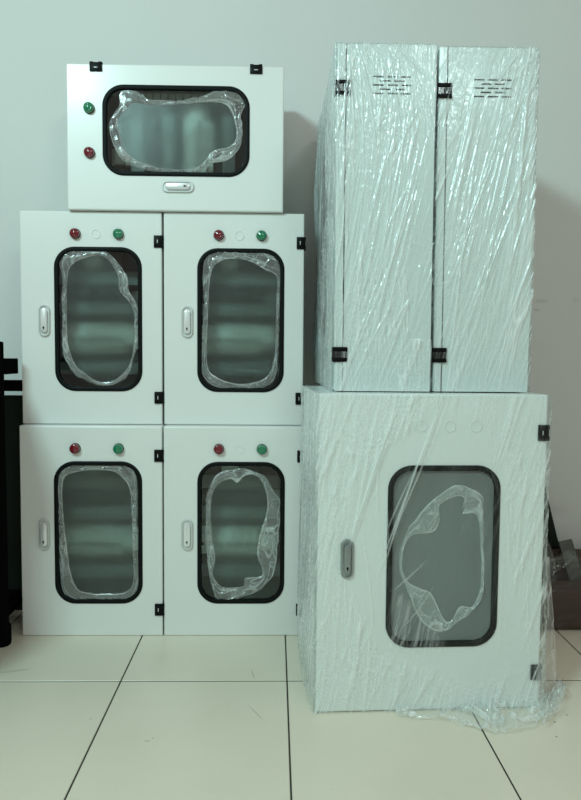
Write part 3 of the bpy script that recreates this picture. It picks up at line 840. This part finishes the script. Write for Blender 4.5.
# ------------------------------------------------------------------ the two tall wrapped cabinets
TW, TH, TD = 0.60, 0.7745, 0.2205
def vent_slots():
    out = []
    zt = TH - 0.0705
    for r in range(5):
        zc = zt - r * 0.0092
        st = [0.0605, 0.0925, 0.1225] if r % 2 == 0 else [0.0765, 0.1080]
        for s in st: out.append((0.0195 + s, 0.0195 + s + 0.0235, zc - 0.0018, zc + 0.0018))
    return out
SL = vent_slots()
TWIN = (-0.22, 0.02, 0.14, 0.64)
def tall_cabinet(loc, yaw, lab, full):
    root = empty('electrical_cabinet', loc, (0, 0, -PI / 2 + yaw))
    tag(root, lab, 'electrical cabinet', 'tall film-wrapped cabinets standing on the wide one')
    obj('body', body_mesh(TW, TH, TD, slots=SL), PAINT, root)
    d = obj('door', door_mesh(TW, TH, TWIN if full else None, 0.056), PAINT, root, ang=12)
    if full:
        obj('window_gasket', gasket_mesh(TWIN, 0.056), RUBBER, d)
        obj('window_pane', pane_mesh(TWIN, 0.056), PANE, d, smooth=False)
        make_handle(root, -TW / 2 + 0.066, 0.38)
    make_hinge(root, TW, TH - 0.097, 1.0); make_hinge(root, TW, 0.084, 1.0)
    make_internals(root, TW, TH, TD, TWIN, plate_only=True)
    return root
TZ = 0.7192
A0 = (0.1569 - 0.022, 1.620)
ta = tall_cabinet((A0[0], A0[1] + 0.3, TZ), 0.0, 'tall film-wrapped cabinet nearer the small stack, its window side turned left', True)
C0 = (0.3863 - 0.022, 1.629)
tc_ = tall_cabinet((C0[0], C0[1] + 0.3, TZ), 0.0, 'tall film-wrapped cabinet at the right with bare wall beside it', False)

def tall_lines(seed, lean_hi, lean_lo, nmain=300):
    g = random.Random(seed); L = []
    for k in range(nmain):
        s = g.uniform(0.0, 0.225); z = g.uniform(-0.05, TH * 0.95); ln = g.uniform(0.10, 0.42); z = max(z, 0.0)
        t = z / TH; lean = lean_lo + (lean_hi - lean_lo) * t + g.uniform(-0.10, 0.10)
        big_ = g.random() < 0.12
        L.append((1, s, z, s + lean * ln, min(z + ln, TH), g.uniform(0.0024, 0.0034) if big_ else g.uniform(0.0013, 0.0020),
                  g.uniform(0.0015, 0.0028) if big_ else g.uniform(0.0004, 0.0011), g.uniform(0.75, 1.0) if big_ else g.uniform(0.3, 0.85)))
    if seed == 21:
        for p in ((.185, .50, .085, .10, .006), (.190, .46, .10, .06, .004), (.06, .75, .10, .50, .004), (.12, .76, .15, .58, .004), (.03, .74, .045, .55, .004), (.20, .30, .175, .10, .005)):
            L.append((1, p[0], p[1], p[2], p[3], p[4], .0035, .9))
    else:
        for p in ((.115, .775, .035, .36, .008), (.100, .775, .025, .40, .005), (.200, .70, .165, .22, .008), (.185, .60, .10, .15, .004), (.21, .74, .19, .45, .006), (.09, .55, .04, .05, .004)):
            L.append((1, p[0], p[1], p[2], p[3], p[4], .004, .9))
    for k in range(40 if seed == 21 else 0):
        s = g.uniform(0.05, 0.59); z = g.uniform(0.0, TH); ln = g.uniform(0.1, 0.4)
        L.append((0, s, z, s + g.uniform(-0.05, 0.05), min(z + ln, TH), g.uniform(0.003, 0.006), g.uniform(0.001, 0.004), g.uniform(0.2, 0.7)))
    return L
def hinge_gap(FA, LOC, ZZ):
    g = np.maximum(np.exp(-((ZZ - 0.6775) / 0.017) ** 4), np.exp(-((ZZ - 0.084) / 0.017) ** 4))
    near = np.where(FA == 1, np.exp(-(LOC / 0.032) ** 4), np.where(FA == 0, (LOC > 0.575) * 1.0, 0))
    return 1 - 0.85 * g * near
def tall_mask(FA, LOC, ZZ):
    edge_ = np.clip((LOC - (0.192 - 0.022 * np.clip((0.62 - ZZ) / 0.35, 0, 1))) / 0.004, 0, 1) * (ZZ < 0.62) * (ZZ > 0.12)
    m = np.where(FA == 1, (0.85 + 0.25 * fbm(LOC * 12, ZZ * 4, 5, 2)) * (1 - 0.8 * edge_) * (1 - 0.85 * np.exp(-((LOC - 0.110) / 0.05) ** 2 - ((ZZ - 0.685) / 0.028) ** 2)), np.where(FA == 2, 0.15, 0.9))
    return np.clip(m, 0.1, 1) * hinge_gap(FA, LOC, ZZ)
def tall_maskC(FA, LOC, ZZ):
    # two bare patches: round the vents and down the middle
    bare = np.exp(-(((LOC - 0.110 - 0.0 * ZZ) / 0.05) ** 2 + ((ZZ - 0.66) / 0.09) ** 2)) + 0.7 * np.exp(-(((LOC - 0.10 - 0.04) / 0.035) ** 2 + ((ZZ - 0.46) / 0.12) ** 2))
    return np.clip(np.where(FA == 1, 0.85 - 0.85 * bare + 0.25 * fbm(LOC * 12, ZZ * 4, 15, 2), np.where(FA == 0, 0.15, 0.9)), 0.1, 1) * hinge_gap(FA, LOC, ZZ)
def tall_bulge(FA, LOC, ZZ):
    # the film stands off towards the back of the window side
    return np.where(FA == 0, 0.012 * np.exp(-((LOC - 0.03) / 0.09) ** 2) * (0.6 + 0.4 * np.sin(ZZ * 14)) + 0.003 * fbm(LOC * 12, ZZ * 6, 44, 3), 0.0)
shell(ta, TW, TH, TD, (0.006, 0.0035, 0.0022, 0.006), (0.005, 0.0014, 0.012, 0.02), 0.0020, tall_lines(21, -0.24, 0.42), tall_mask, 201, cap=0.05, bulge=tall_bulge, lean=(-0.05, 0.12, 0.30), patches=((1, 0.185, 0.685, (0.035, 0.06), 1.0), (1, 0.11, 0.62, (0.07, 0.06), 0.8), (1, 0.06, 0.70, (0.03, 0.03), 0.5), (0, 0.585, 0.3, (0.02, 0.35), 0.8)), brightened_face=0, fmat=FILM2)
shell(tc_, TW, TH, TD, (0.0022, 0.0035, 0.004, 0.006), (0.012, 0.0014, 0.012, 0.02), 0.0020, tall_lines(33, 0.16, 0.34), tall_maskC, 301, cap=0.05, lean=(0.06, 0.16, 0.28), patches=((1, 0.045, 0.67, (0.03, 0.08), 1.0), (1, 0.065, 0.74, (0.03, 0.03), 0.8), (1, 0.185, 0.66, (0.02, 0.07), 0.7), (1, 0.05, 0.45, (0.03, 0.1), 0.6)), fmat=FILM2)
# black foot showing at the far right base of the right tall cabinet
bm = bmesh.new(); add_lathe(bm, [(0, 0), (0.009, 0), (0.009, 0.010), (0.006, 0.012), (0, 0.012)], (0.10, TD + 0.012, 0.0), axis='z', n=18)
obj('rubber_foot', bm, BLACK, tc_)

# ------------------------------------------------------------------ loose tails of the film on the floor
def tail(name_parent, up, low, seed, amp=0.012, nu=90, nv=40, zb=0.002):
    """crumpled sheet between two floor polylines (world xy), parented to the wide cabinet"""
    def res(P, n):
        P = np.array(P, float); t = np.linspace(0, len(P) - 1, n); i = np.minimum(t.astype(int), len(P) - 2); f = (t - i)[:, None]
        return P[i] * (1 - f) + P[i + 1] * f
    A, B = res(up, nu), res(low, nu)
    v = np.linspace(0, 1, nv)
    P = A[:, None, :] * (1 - v)[None, :, None] + B[:, None, :] * v[None, :, None]
    U, V = np.meshgrid(np.linspace(0, 1, nu), v, indexing='ij')
    rg1 = np.clip(1 - np.abs(vnoise(U * 6 + V * 1.5, V * 2.5 - U, seed + 5)) * 4, 0, 1); rg2 = np.clip(1 - np.abs(vnoise(U * 10 - V * 2, V * 3 + U * 2, seed + 6)) * 4, 0, 1)
    z = np.maximum(0, amp * (0.45 + 0.9 * fbm(U * 5, V * 2, seed, 2) + 0.7 * rg1 + 0.4 * rg2))
    if P.shape[-1] == 3: z = z * 0.4 + P[..., 2]
    jx = 0.006 * fbm(U * 7, V * 4, seed + 9, 2); jy = 0.006 * fbm(U * 7, V * 4, seed + 12, 2)
    arr = np.stack([P[..., 0] + jx, P[..., 1] + jy, z + zb], -1)
    fold = np.clip(0.05 + 0.55 * rg1 + 0.35 * rg2 + 0.4 * (V < 0.04) + 0.4 * (V > 0.96), 0, 1)
    # world -> local of the cabinet
    Mi = np.array(big.matrix_basis.inverted())
    q = arr.reshape(-1, 3) @ Mi[:3, :3].T + Mi[:3, 3]
    return grid_obj('film_tail', q.reshape(arr.shape), TAILF, big, smooth=True, attr=fold)
fp = lambda L: [at_floor(*p) for p in L]
tail(big, fp([(396, 712), (420, 708), (450, 705), (475, 703), (492, 705)]), fp([(398, 719), (420, 721), (450, 724), (475, 731), (497, 737)]), 11, 0.010)
tail(big, fp([(492, 705), (510, 706), (528, 706), (545, 700), (556, 688)]), fp([(494, 734), (512, 736), (530, 732), (548, 720), (566, 697)]), 12, 0.016)
tail(big, fp([(452, 712), (470, 716), (486, 722), (500, 729)]), fp([(462, 704), (480, 706), (496, 714), (506, 724)]), 13, 0.012)
# strip hanging from the right edge down to the floor
def w3(px_, py_, Y): p = at_depth(px_, py_, Y); return (p.x, p.y, p.z)
tail(big, [w3(546, 560, 1.66), w3(544, 620, 1.66), w3(541, 680, 1.65), w3(538, 726, 1.53)], [w3(549, 560, 1.72), w3(553, 620, 1.72), w3(555, 670, 1.70), w3(553, 716, 1.56)], 14, 0.012)
tail(big, fp([(538, 722), (548, 712), (556, 696), (553, 688)]), fp([(543, 733), (556, 722), (566, 702), (565, 690)]), 15, 0.020)
# tuft at the left bottom
tail(big, [w3(303, 645, 1.86), w3(300, 665, 1.86), w3(306, 690, 1.75), w3(315, 708, 1.58)], [w3(312, 645, 1.75), w3(310, 668, 1.72), w3(314, 690, 1.65), w3(317, 710, 1.56)], 16, 0.012)

# ------------------------------------------------------------------ black rack at the left
rk = empty('metal_rack', (-1.05, 2.05, 0))
tag(rk, 'black metal rack with round posts at the left edge beside the small cabinets', 'rack')
def rbox(name, x0, x1, y0, y1, z0, z1, m=BLACK, b=0.003, par=None):
    bm = bmesh.new(); add_box(bm, x0 + 1.05, x1 + 1.05, y0 - 2.05, y1 - 2.05, z0, z1, b); return obj(name, bm, m, par or rk)
for x, y in ((-0.750, 1.925), (-1.30, 1.925), (-0.80, 1.50), (-1.30, 1.50)):
    bm = bmesh.new(); add_lathe(bm, [(0, 0), (0.026, 0), (0.028, 0.01), (0.028, 0.05), (0.022, 0.06), (0.020, 0.83), (0, 0.835)], (x + 1.05, y - 2.05, 0), axis='z')
    obj('post', bm, MATTE, rk)
rbox('top_shelf', -1.32, -0.738, 1.48, 2.06, 0.742, 0.786, MATTE)  # front part extended out of view to shade the lower left cabinet
rbox('middle_rail', -1.32, -0.735, 2.08, 2.11, 0.690, 0.722, MATTE)
rbox('back_panel', -1.32, -0.735, 2.13, 2.145, 0.02, 0.675, DKBOARD)
rbox('added_shade_panel', -0.812, -0.800, 1.54, 1.90, 0.05, 0.742, MATTE)  # unseen panel added to the rack to cut the light at lower left
rbox('lower_shelf', -1.32, -0.745, 1.93, 2.12, 0.06, 0.09, MATTE)

# ------------------------------------------------------------------ things in the right rear corner
ct = empty('carton', (0.95, 2.06, 0))
tag(ct, 'low brown carton in a clear bag on the floor behind the wide wrapped cabinet', 'carton')
bm = bmesh.new(); add_box(bm, -0.24, 0.24, -0.045, 0.045, 0.001, 0.125, 0.012, 3)
obj('box', bm, BROWN, ct)
# clear bag over it
def bag():
    nu, nv = 120, 60
    th = np.linspace(0, 2 * PI, nu, endpoint=False); v = np.linspace(0, 1, nv)
    T, V = np.meshgrid(th, v, indexing='ij')
    r = np.clip(1.0 - 0.75 * np.clip(V - 0.55, 0, 1) / 0.45, 0.1, 1)
    n = fbm(T * 5, V * 8, 77, 3)
    cx = np.sign(np.cos(T)) * np.abs(np.cos(T)) ** 0.5; sx = np.sign(np.sin(T)) * np.abs(np.sin(T)) ** 0.5
    X = (0.256 * r + 0.012 * n) * cx; Y = (0.050 * (0.5 + 0.5 * r) + 0.004 * n) * sx
    Z = 0.004 + np.clip(V, 0, .7) * 0.20 + np.clip(V - .7, 0, 1) * 0.24 + 0.015 * n * V
    fold = np.clip((np.abs(fbm(T * 12, V * 9, 78, 2)) - 0.3) * 2.0, 0, 1) * 0.15
    return grid_obj('clear_bag', np.stack([X, Y, Z], -1), BAGF, ct, smooth=False, attr=fold, closed_u=True)
bag()
def lean_board(name, pb, pt, w, t, m, lab, cat, Yb, Yt):
    """long board: foot at pb, head at pt (x,z), leaning back on the wall"""
    o = empty(name, (pb[0], Yb, 0)); tag(o, lab, cat)
    a = Vector((pb[0], Yb, pb[1])); b = Vector((pt[0], Yt, pt[1])); d = (b - a); L = d.length; d.normalize()
    s = Vector((1, 0, 0)); s = (s - d * s.dot(d)).normalized(); n = s.cross(d)
    bm = bmesh.new(); add_box(bm, -w / 2, w / 2, -t / 2, t / 2, 0, L, min(t * 0.2, 0.003))
    Mx = Matrix(((s.x, n.x, d.x, 0), (s.y, n.y, d.y, 0), (s.z, n.z, d.z, pb[1]), (0, 0, 0, 1)))
    bm.transform(Mx)
    return o, bm
o, bm = lean_board('board', (0.9125, 0.004), (0.795, 0.47), 0.12, 0.012, DKBOARD, 'dark green board leaning on the wall behind the wide wrapped cabinet', 'board', 2.246, 2.270)
me = obj('panel', bm, DKBOARD, o)
for k, (xb, xt, zt, yb, lab) in enumerate(((0.890, 0.815, 0.29, 2.205, 'grey trunking length with dark edge standing closest to the wide wrapped cabinet'),
                                           (0.975, 0.925, 0.22, 2.205, 'grey trunking length second from the wide wrapped cabinet, behind the carton'))):
    o, bm = lean_board('trunking', (xb, 0.004), (xt, zt), 0.045, 0.012, TRUNK, lab, 'trunking', 2.150, 2.205)
    obj('channel', bm, TRUNK, o)
    o2, bm2 = lean_board('tmp', (xb + 0.027, 0.004), (xt + 0.027, zt - 0.01), 0.010, 0.014, BLACK, 'x', 'x', 2.150, 2.205)
    bpy.data.objects.remove(o2)
    obj('edge_strip', bm2, BLACK, o)
    if k == 0:      # crumpled clear sleeve pulled over the upper half
        nu_, nv_ = 70, 46
        T, V = np.meshgrid(np.linspace(0, 2 * PI, nu_, endpoint=False), np.linspace(0, 1, nv_), indexing='ij')
        n_ = fbm(T * 3, V * 5, 91, 3); Zs = 0.13 + 0.17 * V
        cxs = (xb + (xt - xb) * (Zs / zt)) - xb; cys = (2.150 + 0.055 * (Zs / zt)) - 2.150
        rr_ = 1 - 0.5 * np.clip(V - 0.8, 0, 1) / 0.2
        Xs = cxs + 0.006 + (0.028 * rr_ + 0.008 * n_) * np.cos(T); Ys = cys + (0.011 * rr_ + 0.003 * n_) * np.sin(T)
        fs_ = np.clip(1 - np.abs(fbm(T * 4, V * 7, 92, 2)) * 6, 0, 1) * 0.8
        grid_obj('clear_sleeve', np.stack([Xs, Ys, Zs + 0.01 * n_], -1), BAGF, o, smooth=True, attr=fs_, closed_u=True)

fb = empty('flat_box', (1.06, 2.222, 0))
tag(fb, 'dark brown flat box on edge against the wall behind the low bagged carton', 'box')
bm = bmesh.new(); add_box(bm, -0.22, 0.24, -0.014, 0.014, 0.0005, 0.185, 0.004)
obj('box', bm, BROWN, fb)

# ------------------------------------------------------------------ light
wd = bpy.data.worlds.new('room_light'); scn.world = wd; wd.use_nodes = True
nt = wd.node_tree; nt.nodes.clear()
out = nt.nodes.new('ShaderNodeOutputWorld'); bg = nt.nodes.new('ShaderNodeBackground')
tc = nt.nodes.new('ShaderNodeTexCoord'); sx = nt.nodes.new('ShaderNodeSeparateXYZ'); nt.links.new(tc.outputs['Generated'], sx.inputs[0])
rp = nt.nodes.new('ShaderNodeValToRGB'); mr = nt.nodes.new('ShaderNodeMapRange'); mr.inputs[1].default_value = -1; mr.inputs[2].default_value = 1
nt.links.new(sx.outputs['Z'], mr.inputs[0]); nt.links.new(mr.outputs[0], rp.inputs[0])
e = rp.color_ramp.elements
e[0].position = 0.42; e[0].color = (0.26, 0.24, 0.21, 1); e[1].position = 0.62; e[1].color = (0.53, 0.50, 0.445, 1)
nt.links.new(rp.outputs[0], bg.inputs[0]); bg.inputs[1].default_value = 0.76
nt.links.new(bg.outputs[0], out.inputs[0])
def area(name, loc, target, sx_, sy_, power, col):
    l = bpy.data.lights.new(name, 'AREA'); l.shape = 'RECTANGLE'; l.size = sx_; l.size_y = sy_; l.energy = power; l.color = col
    o = bpy.data.objects.new(name, l); COL.objects.link(o); o.location = loc
    o.rotation_euler = (Vector(target) - Vector(loc)).to_track_quat('-Z', 'Y').to_euler()
    return o
area('ceiling_lamp', (-1.36, -0.40, 2.5), (0.0, 2.0, 0.8), 0.55, 0.30, 46, (0.62, 1.0, 0.98))
area('ceiling_lamp', (1.0, -1.2, 2.5), (0.2, 2.0, 0.8), 0.55, 0.2, 11, (0.8, 1.0, 0.97))

scn.view_settings.view_transform = 'Standard'
scn.view_settings.look = 'None'
scn.view_settings.gamma = 1.0
scn.view_settings.use_curve_mapping = False
scn.view_settings.exposure = 0.0
c = scn.cycles
c.max_bounces = 14; c.transparent_max_bounces = 24; c.diffuse_bounces = 4; c.glossy_bounces = 4; c.transmission_bounces = 8
c.sample_clamp_indirect = 6.0
